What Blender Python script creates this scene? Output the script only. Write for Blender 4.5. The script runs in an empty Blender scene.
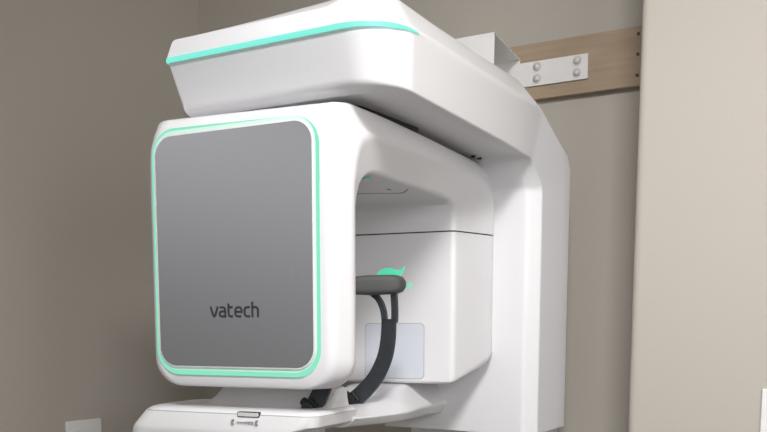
import bpy, bmesh, math
from mathutils import Vector, Matrix
S = bpy.context.scene
COL = S.collection

# ------------------------------------------------------------------ camera
F, CX, HY = 930.0, 383.5, 325.0
YAW, PITCH = math.radians(31.5), math.radians(-7.4)
cam_d = bpy.data.cameras.new('camera')
cam = bpy.data.objects.new('camera', cam_d)
COL.objects.link(cam)
cam.location = (0, 0, 1.4)
cam.rotation_euler = (math.radians(90) + PITCH, 0, YAW)
cam_d.sensor_fit = 'HORIZONTAL'
cam_d.sensor_width = 36.0
cam_d.lens = F / 767.0 * 36.0
cam_d.shift_x = 0.0
cam_d.shift_y = (HY - F * math.tan(PITCH) - 216.0) / 767.0
cam_d.clip_start = 0.02
S.camera = cam

# ------------------------------------------------------------------ light
w = bpy.data.worlds.new('room_light')
S.world = w
w.use_nodes = True
_nt = w.node_tree
_bg = _nt.nodes['Background']
_bg.inputs[1].default_value = 1.0
_tc = _nt.nodes.new('ShaderNodeTexCoord')
_sx = _nt.nodes.new('ShaderNodeSeparateXYZ')
_rp = _nt.nodes.new('ShaderNodeValToRGB')
_rp.color_ramp.elements[0].position = 0.02
_rp.color_ramp.elements[0].color = (0.12, 0.118, 0.115, 1)
_rp.color_ramp.elements[1].position = 0.32
_rp.color_ramp.elements[1].color = (1.0, 1.0, 1.03, 1)
_nt.links.new(_tc.outputs['Generated'], _sx.inputs[0])
_nt.links.new(_sx.outputs['Z'], _rp.inputs[0])
_nt.links.new(_rp.outputs[0], _bg.inputs[0])


def area(name, loc, target, size, size_y, power, color=(1, 1, 1)):
    d = bpy.data.lights.new(name, 'AREA')
    d.shape = 'RECTANGLE'
    d.size, d.size_y, d.energy, d.color = size, size_y, power, color
    o = bpy.data.objects.new(name, d)
    COL.objects.link(o)
    o.location = loc
    o.rotation_euler = (Vector(target) - Vector(loc)).to_track_quat('-Z', 'Y').to_euler()
    return o


k1 = area('ceiling_light_right', (0.0, 0.30, 2.68), (-0.55, 1.6, 1.3), 0.42, 0.28, 21, (1.0, 0.99, 0.98))
k1.data.spread = math.radians(120)
k2 = area('front_fill', (0.5, -1.5, 1.7), (-0.75, 1.6, 1.5), 1.6, 1.2, 2, (0.985, 0.985, 1.0))  # added frontal fill behind the camera, no actual window
k2.data.spread = math.radians(80)
k3 = area('side_fill', (0.95, 0.45, 1.95), (-0.6, 2.0, 1.6), 0.9, 1.0, 5.6, (1.0, 0.99, 0.985))  # added fill to brighten the machine's right-hand faces
k3.data.spread = math.radians(95)
sp = bpy.data.lights.new('downlight', 'SPOT')
sp.energy, sp.spot_size, sp.spot_blend, sp.shadow_soft_size = 9, math.radians(105), 0.6, 0.06
spo = bpy.data.objects.new('downlight', sp)
COL.objects.link(spo)
spo.location = (-1.6, 0.75, 2.70)
S.view_settings.view_transform = 'Standard'
S.view_settings.look = 'None'
S.view_settings.gamma = 1.0
S.view_settings.use_curve_mapping = False
S.view_settings.exposure = 0.05


# ------------------------------------------------------------------ materials
def mat(name, col, rough=0.5, metal=0.0, coat=0.0, emit=None, strength=1.0, spec=0.5):
    m = bpy.data.materials.new(name)
    m.use_nodes = True
    b = m.node_tree.nodes['Principled BSDF']
    b.inputs['Base Color'].default_value = (*col, 1)
    b.inputs['Roughness'].default_value = rough
    b.inputs['Metallic'].default_value = metal
    b.inputs['Coat Weight'].default_value = coat
    b.inputs['Coat Roughness'].default_value = 0.08
    b.inputs['Specular IOR Level'].default_value = spec
    if emit:
        b.inputs['Emission Color'].default_value = (*emit, 1)
        b.inputs['Emission Strength'].default_value = strength
    return m


def add_noise(m, scale, c1, c2, stretch=(1, 1, 1), bump=0.0, detail=4, lo=0.3, hi=0.7):
    nt = m.node_tree
    b = nt.nodes['Principled BSDF']
    tc = nt.nodes.new('ShaderNodeTexCoord')
    mp = nt.nodes.new('ShaderNodeMapping')
    mp.inputs['Scale'].default_value = stretch
    n = nt.nodes.new('ShaderNodeTexNoise')
    n.inputs['Scale'].default_value = scale
    n.inputs['Detail'].default_value = detail
    r = nt.nodes.new('ShaderNodeValToRGB')
    r.color_ramp.elements[0].color = (*c1, 1)
    r.color_ramp.elements[1].color = (*c2, 1)
    r.color_ramp.elements[0].position = lo
    r.color_ramp.elements[1].position = hi
    nt.links.new(tc.outputs['Object'], mp.inputs[0])
    nt.links.new(mp.outputs[0], n.inputs['Vector'])
    nt.links.new(n.outputs['Fac'], r.inputs[0])
    nt.links.new(r.outputs[0], b.inputs['Base Color'])
    if bump:
        bp = nt.nodes.new('ShaderNodeBump')
        bp.inputs['Strength'].default_value = bump
        bp.inputs['Distance'].default_value = 0.002
        nt.links.new(n.outputs['Fac'], bp.inputs['Height'])
        nt.links.new(bp.outputs[0], b.inputs['Normal'])


M_WALL = mat('beige_wall_paint', (0.60, 0.545, 0.485), 0.75, spec=0.25)
add_noise(M_WALL, 260, (0.475, 0.440, 0.388), (0.495, 0.460, 0.408), bump=0.12, detail=3)
M_FLOOR = mat('vinyl_floor', (0.16, 0.14, 0.12), 0.5)
add_noise(M_FLOOR, 6, (0.13, 0.115, 0.10), (0.19, 0.17, 0.15))
M_CEIL = mat('ceiling_paint', (0.75, 0.74, 0.72), 0.8)
M_WHITE = mat('glossy_white_plastic', (0.84, 0.83, 0.85), 0.34, coat=0.2, spec=0.35)
add_noise(M_WHITE, 3, (0.795, 0.788, 0.805), (0.805, 0.798, 0.815))
M_SATIN = mat('satin_white_plastic', (0.80, 0.795, 0.80), 0.42, coat=0.1)
add_noise(M_SATIN, 3, (0.795, 0.79, 0.795), (0.805, 0.80, 0.805))
M_PANEL = mat('silver_grey_panel', (0.36, 0.37, 0.385), 0.26, metal=0.85)
add_noise(M_PANEL, 2, (0.565, 0.57, 0.59), (0.568, 0.573, 0.593))
M_LED = mat('green_led', (0.05, 0.08, 0.07), 0.5, emit=(0.20, 0.70, 0.48), strength=1.0)
M_DIFF = mat('led_diffuser', (0.62, 0.78, 0.70), 0.5, emit=(0.02, 0.12, 0.07), strength=1.0)
M_STRIPE = mat('aqua_led', (0.06, 0.08, 0.08), 0.5, emit=(0.17, 0.80, 0.66), strength=1.0)
M_EMBLEM = mat('green_emblem', (0.08, 0.72, 0.45), 0.4, emit=(0.1, 0.7, 0.45), strength=0.6)  # printed emblem, with a glow added to its colour
M_REFL = mat('emblem_reflection_paint', (0.50, 0.88, 0.68), 0.4)  # reflection of the emblem, painted as flat pale green
M_LOGO = mat('dark_logo_ink', (0.035, 0.037, 0.042), 0.5)
M_MARK = mat('grey_print', (0.30, 0.30, 0.31), 0.6)
M_SEAM = mat('seam_shadow_gap', (0.03, 0.03, 0.03), 0.7)
M_FINE = mat('fine_seam', (0.42, 0.42, 0.42), 0.7)
M_BLACK = mat('black_plastic', (0.012, 0.013, 0.014), 0.42)
M_STRAP = mat('charcoal_strap', (0.030, 0.035, 0.040), 0.45)
add_noise(M_STRAP, 120, (0.026, 0.031, 0.036), (0.036, 0.041, 0.047), bump=0.05)
M_PAD = mat('dark_grey_pad', (0.075, 0.077, 0.075), 0.6)
M_SENSOR = mat('sensor_window', (0.70, 0.73, 0.80), 0.2, coat=0.4)
M_WOOD = mat('maple_board', (0.40, 0.30, 0.21), 0.55)
add_noise(M_WOOD, 7, (0.36, 0.27, 0.185), (0.44, 0.335, 0.24), stretch=(1.0, 6, 9), bump=0.05, detail=8)
M_STEEL = mat('white_coated_steel', (0.83, 0.82, 0.81), 0.35)
add_noise(M_STEEL, 30, (0.82, 0.81, 0.80), (0.84, 0.83, 0.82))
M_BOLT = mat('grey_bolt', (0.66, 0.65, 0.64), 0.4, metal=0.1)
M_DARKBOLT = mat('dark_bolt', (0.08, 0.08, 0.08), 0.4, metal=0.6)
M_PLATE = mat('switch_plate', (0.86, 0.85, 0.84), 0.4)
M_SLIDER = mat('slider_plastic', (0.66, 0.66, 0.66), 0.35)

# ------------------------------------------------------------------ frames
def ray_point(u, v, d):
    cy = HY - F * math.tan(PITCH)
    cp, sp = math.cos(PITCH), math.sin(PITCH)
    fw = Vector((-math.sin(YAW) * cp, math.cos(YAW) * cp, sp))
    rt = Vector((math.cos(YAW), math.sin(YAW), 0))
    up = rt.cross(fw)
    return Vector((0, 0, 1.4)) + (fw + rt * ((u - CX) / F) - up * ((v - cy) / F)) * d


G0 = Vector((-0.9098, 1.3115, 0.0))         # foot of the near front corner of the gantry
TH = math.radians(7.1)                       # the gantry stands turned by this much
GM = Matrix.Translation(G0) @ Matrix.Rotation(TH, 4, 'Z')


# ------------------------------------------------------------------ helpers
def link(name, me, m, parent=None, smooth=30, bevel=0.0, seg=3, limit=30):
    me.materials.append(m)
    o = bpy.data.objects.new(name, me)
    COL.objects.link(o)
    if parent:
        o.parent = parent
    if smooth is not None:
        for p in me.polygons:
            p.use_smooth = True
        me.set_sharp_from_angle(angle=math.radians(smooth))
    if bevel:
        b = o.modifiers.new('bevel', 'BEVEL')
        b.width, b.segments, b.limit_method = bevel, seg, 'ANGLE'
        b.angle_limit = math.radians(limit)
        b.harden_normals = True
    if smooth is not None:
        wn = o.modifiers.new('weighted_normal', 'WEIGHTED_NORMAL')
        wn.keep_sharp = True
        wn.weight = 80
    return o


def from_bm(name, bm, m, parent=None, **k):
    bmesh.ops.recalc_face_normals(bm, faces=bm.faces)
    me = bpy.data.meshes.new(name)
    bm.to_mesh(me)
    bm.free()
    return link(name, me, m, parent, **k)


def box_bm(bm, x0, x1, y0, y1, z0, z1):
    v = [bm.verts.new((x, y, z)) for x in (x0, x1) for y in (y0, y1) for z in (z0, z1)]
    for f in ((0, 1, 3, 2), (4, 6, 7, 5), (0, 4, 5, 1), (2, 3, 7, 6), (0, 2, 6, 4), (1, 5, 7, 3)):
        bm.faces.new([v[i] for i in f])


def box(name, x0, x1, y0, y1, z0, z1, m, parent=None, bevel=0.0, **k):
    bm = bmesh.new()
    box_bm(bm, x0, x1, y0, y1, z0, z1)
    return from_bm(name, bm, m, parent, bevel=bevel, **k)


def loft(name, rings, m, parent=None, cap=True, ruled=False, **k):
    bm = bmesh.new()
    vr = [[bm.verts.new(p) for p in r] for r in rings]
    n = len(vr[0])
    for a, b in zip(vr, vr[1:]):
        for i in range(n):
            j = (i + 1) % n
            bm.faces.new((a[i], a[j], b[j], b[i]))
    if cap and ruled:
        r = vr[0]
        for i in range(n // 2 - 1):
            bm.faces.new((r[i], r[i + 1], r[n - 2 - i], r[n - 1 - i]))
    elif cap:
        bm.faces.new(vr[0])
    if cap:
        bm.faces.new(vr[-1])
    return from_bm(name, bm, m, parent, **k)


def rounded_poly(pts, seg=5):
    """pts: list of (Vector, radius); closed polygon with rounded corners"""
    out = []
    n = len(pts)
    for i in range(n):
        p, r = Vector(pts[i][0]), pts[i][1]
        a, b = Vector(pts[i - 1][0]), Vector(pts[(i + 1) % n][0])
        da, db = a - p, b - p
        ra, rb = min(r, da.length * 0.48), min(r, db.length * 0.48)
        s, e = p + da.normalized() * ra, p + db.normalized() * rb
        for k in range(seg + 1):
            t = k / seg
            out.append(s * (1 - t) ** 2 + p * 2 * t * (1 - t) + e * t * t)
    return out


def rrect(x0, x1, z0, z1, r, seg=10):
    """rounded rectangle, true arcs, counter-clockwise; r may be (bl, br, tr, tl)"""
    rr = r if isinstance(r, (tuple, list)) else (r,) * 4
    out = []
    for cx, cz, a0, q in ((x0 + rr[0], z0 + rr[0], 180, rr[0]), (x1 - rr[1], z0 + rr[1], 270, rr[1]),
                          (x1 - rr[2], z1 - rr[2], 0, rr[2]), (x0 + rr[3], z1 - rr[3], 90, rr[3])):
        for k in range(seg + 1):
            a = math.radians(a0 + 90 * k / seg)
            out.append((cx + q * math.cos(a), cz + q * math.sin(a)))
    return out


def slab(name, outline, y0, y1, m, parent=None, **k):
    """outline in x,z extruded from y0 (front) to y1"""
    return loft(name, [[(x, y0, z) for x, z in outline], [(x, y1, z) for x, z in outline]], m, parent, **k)


def ring_band(name, outer, inner, y0, y1, m, parent=None, **k):
    """flat frame between two outlines of equal count"""
    bm = bmesh.new()
    L = [[bm.verts.new((x, y, z)) for x, z in o] for o, y in ((outer, y1), (outer, y0), (inner, y0), (inner, y1))]
    n = len(outer)
    for a in range(4):
        A, B = L[a], L[(a + 1) % 4]
        for i in range(n):
            j = (i + 1) % n
            bm.faces.new((A[i], A[j], B[j], B[i]))
    return from_bm(name, bm, m, parent, **k)


def catmull(pts, n=8):
    P = [Vector(p) for p in pts]
    P = [P[0] * 2 - P[1]] + P + [P[-1] * 2 - P[-2]]
    out = []
    for i in range(1, len(P) - 2):
        for k in range(n):
            t = k / n
            a, b, c, d = P[i - 1], P[i], P[i + 1], P[i + 2]
            out.append(0.5 * ((2 * b) + (c - a) * t + (2 * a - 5 * b + 4 * c - d) * t * t + (3 * b - a - 3 * c + d) * t ** 3))
    out.append(P[-2])
    return out


def ribbon_bm(bm, pts, wid, y0, y1, round_ends=False):
    """2D stroke (x,z) of given width, extruded between y0 and y1"""
    P = [Vector((p[0], p[1])) for p in pts]
    Lf, Rt = [], []
    for i, p in enumerate(P):
        a = (P[i] - P[i - 1]).normalized() if i else None
        b = (P[i + 1] - P[i]).normalized() if i < len(P) - 1 else None
        d = (a + b).normalized() if a is not None and b is not None else (a if b is None else b)
        s = 1.0
        if a is not None and b is not None:
            s = 1.0 / max(0.6, d.dot(a))
        nrm = Vector((-d.y, d.x)) * wid / 2 * s
        Lf.append(p + nrm)
        Rt.append(p - nrm)
    rings = []
    for l, r in zip(Lf, Rt):
        rings.append([bm.verts.new(q) for q in ((l.x, y0, l.y), (r.x, y0, r.y), (r.x, y1, r.y), (l.x, y1, l.y))])
    for a, b in zip(rings, rings[1:]):
        for i in range(4):
            j = (i + 1) % 4
            bm.faces.new((a[i], a[j], b[j], b[i]))
    bm.faces.new(rings[0])
    bm.faces.new(rings[-1])


def cyl_bm(bm, c, axis, r, h, n=24, r2=None):
    mt = Matrix.Translation(Vector(c)) @ Vector(axis).to_track_quat('Z', 'Y').to_matrix().to_4x4()
    bmesh.ops.create_cone(bm, cap_ends=True, segments=n, radius1=r, radius2=r if r2 is None else r2, depth=h, matrix=mt)


def empty(name, loc=(0, 0, 0), label=None, cat=None, group=None):
    o = bpy.data.objects.new(name, None)
    COL.objects.link(o)
    o.location = loc
    o.empty_display_size = 0.05
    tag(o, label, cat, group)
    return o


def tag(o, label=None, cat=None, group=None, kind=None):
    if label:
        o['label'] = label
    if cat:
        o['category'] = cat
    if group:
        o['group'] = group
    if kind:
        o['kind'] = kind
    return o


def unparent_keep(o, parent):
    o.parent = parent
    o.matrix_parent_inverse = parent_matrix(parent).inverted()


def parent_matrix(p):
    m = p.matrix_basis.copy()
    while p.parent:
        p = p.parent
        m = p.matrix_basis @ m
    return m


# ------------------------------------------------------------------ the room
WY = 2.40            # back wall of the alcove
LX = -2.178          # left wall
RE = -0.6035         # edge of the near wall on the right
RY = 2.00            # its face
tag(box('floor', -2.4, 2.2, -2.6, 2.6, -0.1, 0.0, M_FLOOR), kind='structure')
tag(box('ceiling', -2.4, 2.2, -2.6, 2.6, 2.74, 2.84, M_CEIL), kind='structure')
tag(box('wall_back', LX - 0.1, RE + 0.3, WY, WY + 0.12, 0, 2.74, M_WALL), kind='structure')
tag(box('wall_left', LX - 0.12, LX, 0.35, WY, 0, 2.74, M_WALL), kind='structure')
tag(box('wall_side_blocker', 1.6, 1.72, -1.2, RY, 0, 2.74, M_WALL), kind='structure')  # unseen wall, added to block ambient light from the right
# near wall with a rounded bullnose corner
out = rounded_poly([(Vector((RE, WY, 0)), 0), (Vector((RE, RY, 0)), 0.02), (Vector((2.2, RY, 0)), 0), (Vector((2.2, WY, 0)), 0)], 8)
tag(loft('wall_right', [[(p.x, p.y, 0) for p in out], [(p.x, p.y, 2.74) for p in out]], M_WALL), kind='structure')

# ------------------------------------------------------------------ board, bracket, plates
board = empty('mounting_board', (-1.1, WY, 2.06),
              'tan maple board screwed level across the back wall behind the white bracket', 'wooden board')
bm = bmesh.new()
box_bm(bm, -0.75, RE - 0.003 + 1.1, -0.024, -0.001, -0.072, 0.070)
b = from_bm('plank', bm, M_WOOD, board, bevel=0.002)
for z in (0.051, 0.003, -0.047):
    bm = bmesh.new()
    cyl_bm(bm, (0.381, -0.0255, z), (0, -1, 0), 0.0038, 0.003)
    from_bm('screw', bm, M_DARKBOLT, board)

br = empty('wall_bracket', (-1.0, WY, 2.05),
           'white steel bracket bolted to the tan board behind the overhead arm', 'bracket')
yb = -0.0245                                  # face of the board, relative
bm = bmesh.new()
box_bm(bm, -0.045, 0.155, yb - 0.006, yb - 0.0005, -0.029, 0.033)
from_bm('foot_plate', bm, M_STEEL, br, bevel=0.0012)
for x in (0.018, 0.127):
    for z in (0.018, -0.012):
        bm = bmesh.new()
        cyl_bm(bm, (x, yb - 0.0068, z), (0, -1, 0), 0.0122, 0.0016)
        cyl_bm(bm, (x, yb - 0.010, z), (0, -1, 0), 0.0098, 0.006, r2=0.0072)
        bmesh.ops.create_uvsphere(bm, u_segments=16, v_segments=8, radius=0.0072,
                                  matrix=Matrix.Translation((x, yb - 0.0125, z)) @ Matrix.Diagonal((1, 0.5, 1, 1)))
        bo = from_bm('bolt', bm, M_BOLT, br)
# open ended box channel coming forward from the plate to the column top
bm = bmesh.new()
x0, x1, y0, y1, z0, z1, t = -0.19, 0.0, -0.27, yb - 0.001, -0.045, 0.046, 0.004
box_bm(bm, x0, x1, y0, y0 + t, z0, z1)
box_bm(bm, x0, x1, y0 + t, y1, z1 - t, z1)
box_bm(bm, x0, x1, y0 + t, y1, z0, z0 + t)
box_bm(bm, x0, x1, y1 - t, y1, z0 + t, z1 - t)
box_bm(bm, x1 - 0.110, x1 - 0.106, y0 + t, y1 - t, z0 + t, z1 - t)
for v in bm.verts:
    v.co.x += 0.006 - (v.co.y + 0.27) * 0.155
from_bm('channel', bm, M_STEEL, br, bevel=0.0008, seg=2)
bm = bmesh.new()
cyl_bm(bm, (-0.050, -0.215, 0.004), (1, 0, 0), 0.0105, 0.008, n=6)
cyl_bm(bm, (-0.040, -0.215, 0.004), (1, 0, 0), 0.006, 0.008)
from_bm('bolt', bm, M_DARKBOLT, br)

sp_ = empty('switch_plate', (LX, 1.86, 1.065), 'off-white plate at the bottom left, low on the left wall', 'wall plate')
bm = bmesh.new()
box_bm(bm, 0.0005, 0.006, -0.0645, 0.0645, -0.058, 0.058)
from_bm('cover_plate', bm, M_PLATE, sp_, bevel=0.002)
for y in (-0.03, 0.03):
    bm = bmesh.new()
    box_bm(bm, 0.0062, 0.008, y - 0.0165, y + 0.0165, -0.034, 0.034)
    from_bm('rocker', bm, M_PLATE, sp_, bevel=0.0008)

op = empty('wall_outlet', (-0.292, RY, 1.215), 'white outlet cover cut off by the right edge of the photo', 'outlet')
bm = bmesh.new()
box_bm(bm, -0.036, 0.036, -0.006, -0.0005, -0.058, 0.058)
from_bm('cover_plate', bm, M_STEEL, op, bevel=0.002)
for z in (-0.02, 0.02):
    bm = bmesh.new()
    cyl_bm(bm, (0, -0.0075, z), (0, -1, 0), 0.0165, 0.003)
    from_bm('socket', bm, M_STEEL, op)

# ------------------------------------------------------------------ the machine
mach = empty('dental_scanner', (-1.03, 1.9, 0),
             'large white dental x-ray scanner with glowing green lights and grey front panel', 'x-ray machine')
MINV = Matrix.Translation((1.03, -1.9, 0))


def W(o):       # a part drawn in world coordinates
    o.matrix_basis = MINV @ o.matrix_basis
    return o


# ---- carriage: overhead arm bending down into the column (lofted along an L)
XL, XC = -1.262, -1.044
ZB, ZS, ZT = 1.783, 1.878, 1.957


def side_x(y):
    return -0.784 - 0.062 * (min(max(y, 1.38), 2.03) - 1.38)


def arm_ring(inner, mid, wide, top, xs=0.0, xsl=0.0, it=0.065, itl=0.012, wx=None, r=(0.010, 0.010, 0.012, 0.035)):
    """inner, mid, wide, top are (y, z) along the right side, going outwards"""
    a = side_x(wide[0] if wx is None else wx) - xs
    c = XL + xsl
    pts = [(Vector((a - 0.036, *inner)), r[0]), (Vector((a - 0.008, *mid)), r[1]), (Vector((a, *wide)), r[2]),
           (Vector((a - it, *top)), r[3]), (Vector((c + itl, top[0], top[1] - min(0.036, max(0.0, top[1] - 1.909) * 0.8) * (top[1] > 1.85))), r[3] * 0.7), (Vector((c, *wide)), 0.003),
           (Vector((c + 0.012, *mid)), r[1]), (Vector((c + 0.020, *inner)), r[0])]
    return rounded_poly(pts, 4)


rings = []
YF, RF, RL = 1.289, 0.090, 0.016
for k in range(0, 11):
    t = k / 10
    a = math.radians(90 * t)
    ins, insl = RF * (1 - math.sin(a)), RL * (1 - math.sin(a))
    dy = RF * (1 - math.cos(a))
    rings.append(arm_ring((YF + dy + 0.062 - 0.03 * t, 1.781), (YF + dy + 0.034 - 0.024 * t, 1.789 - 0.010 * t), (YF + dy, ZS),
                          (YF + dy + 0.010 + 0.03 * math.sin(a), 1.909 + 0.044 * math.sin(a)), xs=ins, xsl=insl,
                          it=0.018 + 0.042 * t, itl=0.004 + 0.006 * t, wx=1.38,
                          r=(0.010, 0.012 - 0.007 * t, 0.005, 0.012 + 0.018 * t)))
N = (0.010, 0.004, 0.010, 0.035)
rings.append(arm_ring((1.55, 1.780), (1.55, 1.777), (1.55, ZS), (1.55, ZT), r=N))
rings.append(arm_ring((1.80, 1.777), (1.80, 1.772), (1.80, ZS), (1.80, ZT), r=N))
Q = (0.008, 0.004, 0.005, 0.02)
rings.append(arm_ring((1.960, 1.772), (1.975, 1.766), (2.010, ZS), (2.010, ZT), r=Q))
rings.append(arm_ring((1.985, 1.762), (2.000, 1.757), (2.035, 1.870), (2.095, ZT - 0.02), r=Q))
rings.append(arm_ring((2.025, 1.715), (2.050, 1.718), (2.192, 1.799), (2.255, 1.85), r=Q))
rings.append(arm_ring((2.030, 1.700), (2.055, 1.700), (2.212, 1.772), (2.285, 1.82), r=Q))
rings.append(arm_ring((2.030, 1.500), (2.055, 1.500), (2.212, 1.500), (2.285, 1.50), r=Q))
rings.append(arm_ring((2.030, 1.143), (2.055, 1.144), (2.212, 1.150), (2.285, 1.155), r=Q))
car = W(loft('carriage_housing', rings, M_WHITE, mach, smooth=42, ruled=True))

# light strip wrapping round the arm front
zs = 1.8725


def front_contour(off):
    P = []
    for k in range(5, -1, -1):
        a = math.radians(90 * k / 6)
        P.append((XL + RL * (1 - math.sin(a)) - off * math.sin(a), YF + RF * (1 - math.cos(a)) - off * math.cos(a)))
    for k in range(0, 13):
        a = math.radians(90 * k / 12)
        P.append((side_x(1.38) - RF * (1 - math.sin(a)) + off * math.sin(a), YF + RF * (1 - math.cos(a)) - off * math.cos(a)))
    P.append((side_x(1.40) + off, YF + RF + 0.012))
    return P


o1, i1 = front_contour(0.0018), front_contour(-0.008)
rings = []
n = len(o1)
for i in range(n):
    h = 0.0038
    if i >= n - 6:
        h = 0.0038 * (n - 1 - i) / 6 + 0.0006
    if i < 5:
        h = 0.0026 + 0.00024 * i
    (ax, ay), (bx_, by_) = o1[i], i1[i]
    rings.append([(ax, ay, zs - h), (ax, ay, zs + h), (bx_, by_, zs + h), (bx_, by_, zs - h)])
st = W(loft('light_strip', rings, M_STRIPE, car, smooth=40))
st.matrix_basis = Matrix.Identity(4)
tag(st, 'glowing aqua light strip')

# small vent marks under the arm
for x, y in ((-0.940, 1.922), (-0.938, 1.950)):
    bm = bmesh.new()
    box_bm(bm, x - 0.008, x + 0.001, y - 0.0025, y + 0.0005, 1.7690, 1.7750)
    o = from_bm('screw_slot', bm, M_SEAM, car)

# lower column and foot
bm = bmesh.new()
box_bm(bm, -1.20, -0.90, 2.08, 2.38, 0.03, 1.17)
W(from_bm('column', bm, M_SATIN, mach, bevel=0.02))
bm = bmesh.new()
box_bm(bm, -1.26, -0.84, 1.75, 2.39, 0.0, 0.03)
W(from_bm('base_plate', bm, M_SATIN, mach, bevel=0.01))

# black rotation joint
out = rounded_poly([(Vector((-1.19, 1.43, 0)), 0.10), (Vector((-0.918, 1.39, 0)), 0.05), (Vector((-0.918, 1.640, 0)), 0.02), (Vector((-1.19, 1.68, 0)), 0.10)], 8)
W(loft('rotation_joint', [[(p.x, p.y, 1.757) for p in out], [(p.x, p.y, 1.786) for p in out]], M_BLACK, mach, bevel=0.003))

# ---- rotating gantry, in its own turned frame
XG = -0.1835
gan_empty_basis = MINV @ GM


def g_ring(O, Wd, I, xo, xw, xi, rO=0.02, rW=0.02, rI=0.012):
    pts = []
    for (yz, x, r) in ((O, xo, rO), (Wd, xw, rW), (I, xi, rI)):
        pts.append((Vector((x, *yz)), r))
    left = [(Vector((2 * XG - p.x, p.y, p.z)), r) for p, r in reversed(pts)]
    drop = min(1.0, max(0.0, (O[1] - 1.700) / 0.063)) ** 2
    p, r = left[-1]
    left[-1] = (Vector((p.x + 0.016 * drop, p.y, p.z)), r + 0.012 * drop)
    p, r = left[-2]
    left[-2] = (Vector((p.x + 0.004 * drop, p.y, p.z - 0.012 * drop)), r + 0.015 * drop)
    return rounded_poly(pts + left, 5)


rings = []
FB = 1.288
R = 0.052
# rounded bottom of the front box
for k in range(0, 8):
    a = math.radians(90 * k / 7)
    ins = R * (1 - math.sin(a))
    z = FB + R * (1 - math.cos(a))
    e = 0.008 * (1 - math.sin(a))
    rings.append(g_ring((e, z), (0.042, z), (0.072 - e, z), 0.004 - ins, 0.026 - ins * 1.05, 0.014 - ins, rO=0.016, rW=0.012))
for z in (1.36, 1.48, 1.60):
    rings.append(g_ring((0, z), (0.042, z), (0.072, z), 0.004, 0.026, 0.014, rO=0.016, rW=0.012))
for O, Wd, I, xo, xw, xi, rO in (
        ((0.0, 1.645), (0.043, 1.645), (0.076, 1.615), 0.004, 0.027, 0.014, 0.016),
        ((0.0, 1.690), (0.049, 1.680), (0.088, 1.640), 0.004, 0.029, 0.014, 0.018),
        ((0.001, 1.722), (0.057, 1.703), (0.105, 1.655), 0.005, 0.031, 0.015, 0.020),
        ((0.002, 1.745), (0.070, 1.717), (0.125, 1.664), 0.006, 0.033, 0.015, 0.022),
        ((0.006, 1.760), (0.088, 1.7235), (0.145, 1.668), 0.010, 0.036, 0.016, 0.022),
        ((0.015, 1.768), (0.115, 1.724), (0.170, 1.670), 0.018, 0.039, 0.017, 0.022),
        ((0.035, 1.771), (0.150, 1.7225), (0.200, 1.670), 0.024, 0.042, 0.018, 0.022),
        ((0.15, 1.770), (0.25, 1.721), (0.30, 1.670), 0.032, 0.048, 0.020, 0.018),
        ((0.35, 1.768), (0.42, 1.720), (0.45, 1.670), 0.040, 0.054, 0.022, 0.016),
        ((0.62, 1.767), (0.60, 1.720), (0.515, 1.668), 0.044, 0.061, 0.022, 0.018),
        ((0.72, 1.760), (0.645, 1.714), (0.537, 1.660), 0.042, 0.065, 0.022, 0.02),
        ((0.78, 1.738), (0.670, 1.698), (0.547, 1.645), 0.036, 0.067, 0.021, 0.02),
        ((0.815, 1.700), (0.685, 1.670), (0.550, 1.628), 0.028, 0.067, 0.021, 0.03),
        ((0.83, 1.64), (0.690, 1.630), (0.550, 1.607), 0.020, 0.067, 0.021, 0.03),
        ((0.83, 1.6065), (0.690, 1.6065), (0.550, 1.6065), 0.015, 0.067, 0.021, 0.03)):
    rings.append(g_ring(O, Wd, I, xo, xw, xi, rO=rO, rW=0.012))
SEAM_Z = 1.6055
top_rings = rings
gan = loft('rotating_gantry', top_rings, M_WHITE, mach, smooth=35)
gan.matrix_basis = gan_empty_basis

rings = []
rings.append(g_ring((0.83, SEAM_Z - .002), (0.690, SEAM_Z - .002), (0.550, SEAM_Z - .002), 0.015, 0.067, 0.021, rO=0.03, rW=0.02))
rings.append(g_ring((0.83, 1.50), (0.690, 1.50), (0.550, 1.50), 0.015, 0.067, 0.021, rO=0.03, rW=0.02))
rings.append(g_ring((0.83, 1.36), (0.690, 1.335), (0.550, 1.283), 0.015, 0.067, 0.021, rO=0.03, rW=0.02))
rings.append(g_ring((0.828, 1.35), (0.688, 1.322), (0.551, 1.273), 0.012, 0.064, 0.019, rO=0.03, rW=0.02))
rings.append(g_ring((0.82, 1.34), (0.680, 1.308), (0.556, 1.268), 0.002, 0.052, 0.012, rO=0.03, rW=0.02))
rear = loft('tube_housing', rings, M_WHITE, gan, smooth=35)
# dark gap between the two mouldings
r1 = g_ring((0.826, SEAM_Z + .0012), (0.686, SEAM_Z + .0012), (0.5515, SEAM_Z + .0012), 0.012, 0.0645, 0.0193, rO=0.03, rW=0.02)
r0 = [Vector((p.x, p.y, SEAM_Z - .0022)) for p in r1]
loft('housing_seam', [r0, r1], M_SEAM, gan, smooth=35)

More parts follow.
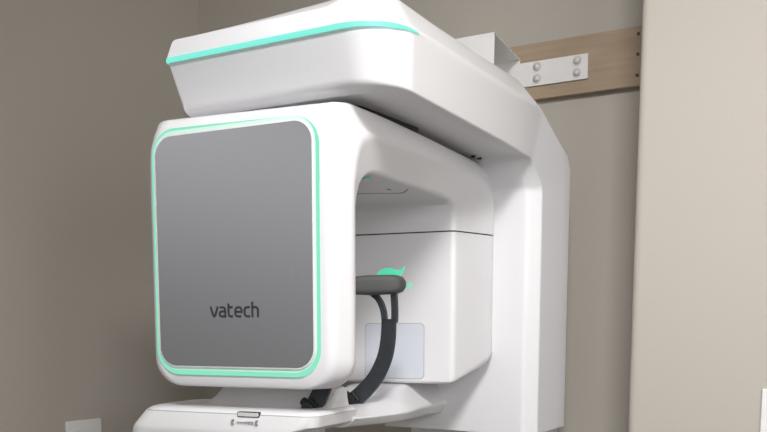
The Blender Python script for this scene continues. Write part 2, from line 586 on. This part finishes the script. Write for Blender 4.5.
# front panel, its rim and the light ring
oo = rrect(-0.3630, -0.0180, 1.3095, 1.7490, (0.048, 0.048, 0.050, 0.050))
om = rrect(-0.3590, -0.0250, 1.3175, 1.7410, (0.044, 0.044, 0.045, 0.045))
oi = rrect(-0.3540, -0.0285, 1.3245, 1.7335, (0.036, 0.036, 0.037, 0.037))
ring_band('light_ring', oo, om, -0.0010, 0.004, M_LED, gan, smooth=30)
p_dif = ring_band('diffuser_ring', om, oi, -0.0014, 0.004, M_DIFF, gan, smooth=30)
ro = rrect(-0.3550, -0.0275, 1.3235, 1.7345, (0.037, 0.037, 0.038, 0.038))
ri = rrect(-0.3520, -0.0305, 1.3265, 1.7315, (0.034, 0.034, 0.035, 0.035))
p_rim = ring_band('panel_rim', ro, ri, -0.0040, 0.003, M_WHITE, gan, smooth=30)
pn = slab('front_panel', rrect(-0.3522, -0.0303, 1.3263, 1.7317, (0.034, 0.034, 0.035, 0.035)), -0.0048, 0.003, M_PANEL, gan, smooth=30)
tag(pn, 'silver grey front panel with a dark word on it')



def skew_top(o):
    for v in o.data.vertices:
        t = max(0.0, (v.co.z - 1.34) / 0.39)
        v.co.z += t * (0.0055 + 0.019 * (v.co.x + 0.19))


for o in (pn, p_rim, p_dif):
    skew_top(o)
# the word on the panel
bm = bmesh.new()
LY0, LY1 = -0.0054, -0.0044
SX = 0.1015 / 49.0          # one unit of the traced lettering along x
SZ = 0.0212 / 11.0
X0, Z0 = -0.2405, 1.4135


def stroke(pts, smooth=False, wid=0.0040):
    q = [(X0 + x * SX, Z0 + z * SZ) for x, z in pts]
    if smooth:
        c = catmull([(x, 0, z) for x, z in q], 5)
        q = [(v.x, v.z) for v in c]
    ribbon_bm(bm, q, wid, LY0, LY1)


stroke([(0.6, 10), (3.2, 2.0), (4.2, 0.9), (5.3, 2.0), (8.0, 10)])                       # v
stroke([(10.2, 9.2), (13.5, 9.2), (15.0, 8.7), (15.6, 7.2), (15.6, 0.9), (12.0, 0.9), (10.4, 1.4), (9.9, 3.0), (10.4, 4.8), (12.0, 5.5), (15.6, 5.5)])   # a
stroke([(19.0, 12.6), (19.0, 3.2), (19.6, 1.4), (21.2, 0.9), (23.4, 0.9)])               # t
stroke([(19.0, 9.2), (23.2, 9.2)])
stroke([(26.2, 5.0), (32.2, 5.0), (32.2, 7.2), (31.2, 8.8), (29.2, 9.2), (27.2, 8.8), (26.0, 7.2), (25.8, 3.2), (26.8, 1.4), (28.6, 0.9), (31.8, 0.9)])     # e
stroke([(40.6, 9.2), (37.8, 9.2), (36.0, 8.6), (35.2, 7.2), (35.2, 3.0), (36.0, 1.5), (37.8, 0.9), (40.6, 0.9)])     # c
stroke([(43.0, 14.2), (43.0, 0)])                                                        # h
stroke([(43.0, 9.2), (46.2, 9.2), (47.8, 8.6), (48.6, 7.0), (48.6, 0)])
from_bm('logo', bm, M_LOGO, gan, smooth=None)

# sensor window on the inner face of the tube housing
wy = 0.550
wo = rrect(-0.196, -0.050, 1.279, 1.403, 0.010, 5)
slab('window_frame', rrect(-0.1975, -0.0485, 1.2775, 1.4045, 0.011, 5), wy - 0.0008, wy + 0.003, M_FINE, gan, smooth=30)
sw = slab('sensor_window', wo, wy - 0.0016, wy + 0.003, M_SENSOR, gan, smooth=30)

# green swoosh and letters
bm = bmesh.new()
top = catmull([(-0.176, 0, 1.503), (-0.160, 0, 1.522), (-0.138, 0, 1.529), (-0.118, 0, 1.5235), (-0.107, 0, 1.524), (-0.096, 0, 1.532)], 6)
bot = catmull([(-0.176, 0, 1.503), (-0.160, 0, 1.509), (-0.138, 0, 1.511), (-0.118, 0, 1.510), (-0.106, 0, 1.513), (-0.096, 0, 1.532)], 6)
f0, f1 = [], []
for t_, b_ in zip(top, bot):
    f0.append((bm.verts.new((t_.x, wy - 0.0012, t_.z)), bm.verts.new((b_.x, wy - 0.0012, b_.z - 0.0004)),
               bm.verts.new((b_.x, wy + 0.001, b_.z - 0.0004)), bm.verts.new((t_.x, wy + 0.001, t_.z))))
for a, c in zip(f0, f0[1:]):
    for i in range(4):
        j = (i + 1) % 4
        bm.faces.new((a[i], a[j], c[j], c[i]))
from_bm('emblem', bm, M_EMBLEM, gan, smooth=None)


def glyphs(bm, spec, ox, oz, s, slant, wid, y0, y1, tr=None):
    for poly in spec:
        ribbon_bm(bm, [(ox + (x + slant * z) * s, oz + z * s) for x, z in poly], wid, y0, y1)


RT = [[(0, 0), (0, 1)], [(0, 0.7), (0.35, 1), (0.7, 1)], [(1.2, 1.5), (1.2, 0.15), (1.4, 0), (1.8, 0)], [(0.85, 1), (1.8, 1)]]
bm = bmesh.new()
glyphs(bm, RT, -0.096, 1.4825, 0.0085, 0.25, 0.0022, wy - 0.0012, wy + 0.001)
from_bm('emblem_lettering', bm, M_EMBLEM, gan, smooth=None)

# groove, pinhole and painted green reflection of the emblem on the underside of the beam
bm = bmesh.new()
gr = catmull([(-0.34, 0.372, 0), (-0.12, 0.368, 0), (-0.055, 0.392, 0), (-0.030, 0.385, 0), (-0.006, 0.350, 0)], 5)
for a, c in zip(gr, gr[1:]):
    d = (c - a).normalized()
    nn = Vector((-d.y, d.x, 0)) * 0.0014
    v = [bm.verts.new(p + Vector((0, 0, z))) for z in (1.6692, 1.6712) for p in (a + nn, a - nn, c - nn, c + nn)]
    for f in ((0, 1, 2, 3), (4, 7, 6, 5), (0, 4, 5, 1), (1, 5, 6, 2), (2, 6, 7, 3), (3, 7, 4, 0)):
        bm.faces.new([v[q] for q in f])
from_bm('ceiling_groove', bm, M_MARK, gan, smooth=None)
bm = bmesh.new()
cyl_bm(bm, (-0.040, 0.335, 1.6695), (0, 0, -1), 0.0045, 0.0016)
from_bm('pinhole', bm, M_MARK, gan)
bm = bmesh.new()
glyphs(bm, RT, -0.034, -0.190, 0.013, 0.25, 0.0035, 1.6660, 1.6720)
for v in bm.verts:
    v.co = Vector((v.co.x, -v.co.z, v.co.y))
from_bm('painted_reflection', bm, M_REFL, gan, smooth=None)

# ---- chin support below the gantry (same turned frame)
hs = empty('chin_support')
hs.parent = mach
hs.matrix_basis = gan_empty_basis


def plan_ring(z, x0, x1, y0, y1, r):
    return [(x, y, z) for x, y in rrect(x0, x1, y0, y1, r, 6)]


RR = (0.045, 0.030, 0.03, 0.045)
rings = [plan_ring(1.100, -0.390, -0.10, 0.02, 0.14, 0.04),
         plan_ring(1.165, -0.458, -0.090, 0.000, 0.17, 0.04),
         plan_ring(1.205, -0.446, -0.095, -0.006, 0.18, RR),
         plan_ring(1.212, -0.442, -0.055, -0.005, 0.185, RR),
         plan_ring(1.221, -0.434, -0.036, -0.004, 0.190, RR),
         plan_ring(1.2395, -0.418, -0.032, 0.0, 0.19, RR)]
low = loft('control_housing', rings, M_SATIN, hs, smooth=50)
rings = [plan_ring(1.2405, -0.417, -0.0325, 0.001, 0.189, RR),
         plan_ring(1.2455, -0.409, -0.036, 0.006, 0.185, RR),
         plan_ring(1.2490, -0.396, -0.042, 0.020, 0.180, (0.035, 0.025, 0.025, 0.035))]
loft('top_cover', rings, M_WHITE, hs, smooth=50)
r0 = plan_ring(1.2390, -0.4165, -0.0325, 0.001, 0.188, RR)
r1 = plan_ring(1.2412, -0.4165, -0.0325, 0.001, 0.188, RR)
loft('cover_seam', [r0, r1], M_FINE, hs, smooth=50)
# pedestal rising behind the front box
PR = (0.03, 0.012, 0.02, 0.02)
rings = [plan_ring(1.2470, -0.325, -0.045, 0.045, 0.178, (0.03, 0.012, 0.02, 0.02)),
         plan_ring(1.2500, -0.330, -0.046, 0.085, 0.176, PR),
         plan_ring(1.2600, -0.326, -0.047, 0.108, 0.174, PR),
         plan_ring(1.2790, -0.316, -0.048, 0.124, 0.172, PR),
         plan_ring(1.2850, -0.310, -0.054, 0.130, 0.168, PR)]
loft('pedestal', rings, M_SATIN, hs, smooth=60)
# slider with its marks
slab('slider_frame', rrect(-0.190, -0.143, 1.2355, 1.2455, 0.003, 4), -0.0012, 0.01, M_SEAM, hs, smooth=30)
slab('slider', rrect(-0.1882, -0.1448, 1.2370, 1.2440, 0.0025, 4), -0.0035, 0.01, M_SLIDER, hs, smooth=30, bevel=0.0008)
bm = bmesh.new()
for x, h in ((-0.186, 0.002), (-0.180, 0.002), (-0.174, 0.002), (-0.168, 0.0035), (-0.162, 0.0045), (-0.156, 0.0045)):
    box_bm(bm, x - 0.0012, x + 0.0012, -0.0072, 0.004, 1.2265 - h / 2, 1.2265 + h / 2)
ribbon_bm(bm, [(-0.196, 1.231), (-0.1985, 1.2265), (-0.196, 1.222)], 0.003, -0.0072, 0.004)
ribbon_bm(bm, [(-0.146, 1.231), (-0.1485, 1.2265), (-0.146, 1.222)], 0.003, -0.0072, 0.004)
from_bm('slider_marks', bm, M_MARK, hs, smooth=None)


# support arm running back to the column
def arm_sec(x, y, hw, z_t, z_m, z_b):
    return rounded_poly([(Vector((x - hw * 0.55, y, z_t)), 0.012), (Vector((x + hw * 0.55, y, z_t)), 0.012),
                         (Vector((x + hw, y, z_m)), 0.008), (Vector((x + hw * 0.8, y, z_b)), 0.012),
                         (Vector((x - hw * 0.8, y, z_b)), 0.012), (Vector((x - hw, y, z_m)), 0.008)], 3)


sa = [arm_sec(-1.075, 1.46, 0.120, 1.236, 1.226, 1.206), arm_sec(-1.085, 1.60, 0.130, 1.240, 1.222, 1.200),
      arm_sec(-1.10, 1.70, 0.125, 1.252, 1.218, 1.195),
      arm_sec(-1.130, 1.80, 0.120, 1.264, 1.215, 1.190), arm_sec(-1.155, 1.95, 0.105, 1.268, 1.212, 1.185),
      arm_sec(-1.165, 2.05, 0.105, 1.285, 1.212, 1.180)]
W(loft('support_arm', sa, M_WHITE, mach, smooth=28))

# ---- head holder: bar with pad and two curved straps
hh = empty('head_holder')
hh.parent = mach
hh.matrix_basis = gan_empty_basis


def strap(dx, y, dz, kx=1.0):
    c = [(-0.100, 1.249), (-0.076, 1.270), (-0.052, 1.298), (-0.034, 1.335), (-0.0265, 1.372), (-0.0245, 1.412)]
    c = [(-0.100 + (a + 0.100) * kx, b) for a, b in c]
    P = catmull([(a, 0, b) for a, b in c], 6)
    q = [(v.x + dx, v.z + dz) for v in P]
    bm = bmesh.new()
    n_ = len(q)
    rings = []
    for i, p in enumerate(q):
        a, b = q[max(0, i - 1)], q[min(n_ - 1, i + 1)]
        d = Vector((b[0] - a[0], b[1] - a[1])).normalized()
        wd = 0.0172 - 0.0022 * i / n_
        nx, nz = -d.y * wd, d.x * wd
        rings.append(rounded_poly([(Vector((p[0] + nx, y - 0.005, p[1] + nz)), 0.002), (Vector((p[0] - nx, y - 0.005, p[1] - nz)), 0.002),
                                   (Vector((p[0] - nx, y + 0.005, p[1] - nz)), 0.002), (Vector((p[0] + nx, y + 0.005, p[1] + nz)), 0.002)], 2))
    vr = [[bm.verts.new(p) for p in r] for r in rings]
    m_ = len(vr[0])
    for A, B in zip(vr, vr[1:]):
        for i in range(m_):
            j = (i + 1) % m_
            bm.faces.new((A[i], A[j], B[j], B[i]))
    bm.faces.new(vr[0])
    bm.faces.new(vr[-1])
    px = dx - (1 - kx) * 0.0755
    # the two prongs
    pr = catmull([(-0.0305 + px, 0, 1.405 + dz), (-0.034 + px, 0, 1.430 + dz), (-0.045 + px, 0, 1.452 + dz), (-0.066 + px, 0, 1.468 + dz)], 5)
    ribbon_bm(bm, [(v.x - 0.003, v.z) for v in pr], 0.0105, y - 0.005, y + 0.005)
    pr = catmull([(-0.0125 + px, 0, 1.405 + dz), (-0.012 + px, 0, 1.430 + dz), (-0.014 + px, 0, 1.468 + dz)], 5)
    ribbon_bm(bm, [(v.x, v.z) for v in pr], 0.0115, y - 0.005, y + 0.005)
    s = from_bm('strap', bm, M_STRAP, hh, smooth=35)
    # clamp at the foot
    bm = bmesh.new()
    cx, cz = -0.103 + dx, 1.2480 + dz
    mtx = Matrix.Translation((cx, y, cz)) @ Matrix.Rotation(math.radians(-42), 4, 'Y')
    b0 = bmesh.new()
    box_bm(b0, -0.014, 0.014, -0.014, 0.012, -0.012, 0.012)
    b0.transform(mtx)
    me = bpy.data.meshes.new('tmp')
    b0.to_mesh(me)
    b0.free()
    bm.from_mesh(me)
    bpy.data.meshes.remove(me)
    cyl_bm(bm, (cx - 0.002, y - 0.017, cz), (0, -1, 0), 0.0115, 0.008)
    cyl_bm(bm, (cx - 0.015, y - 0.006, cz + 0.010), (1, 0, -0.6), 0.008, 0.008)
    from_bm('clamp', bm, M_BLACK, s, smooth=35, bevel=0.002)
    return s


strap(0.0, 0.30, 0.0)
strap(0.018, 0.090, 0.002, 0.50)
# pad bar
bars = []
for x, y, hz, hy in ((-0.125, 0.235, 0.006, 0.006), (-0.118, 0.24, 0.014, 0.014), (-0.10, 0.262, 0.017, 0.018), (-0.085, 0.275, 0.0175, 0.020), (-0.060, 0.285, 0.0195, 0.022),
                     (-0.03, 0.295, 0.0190, 0.022), (-0.010, 0.30, 0.0185, 0.021), (0.000, 0.303, 0.0150, 0.017), (0.006, 0.305, 0.0085, 0.010)):
    zc = 1.4775 + (x + 0.09) * 0.03
    bars.append(rounded_poly([(Vector((x, y - hy, zc - hz)), 0.012), (Vector((x, y + hy, zc - hz)), 0.012),
                              (Vector((x, y + hy, zc + hz)), 0.012), (Vector((x, y - hy, zc + hz)), 0.012)], 4))
loft('forehead_pad', bars, M_PAD, hh, smooth=50)
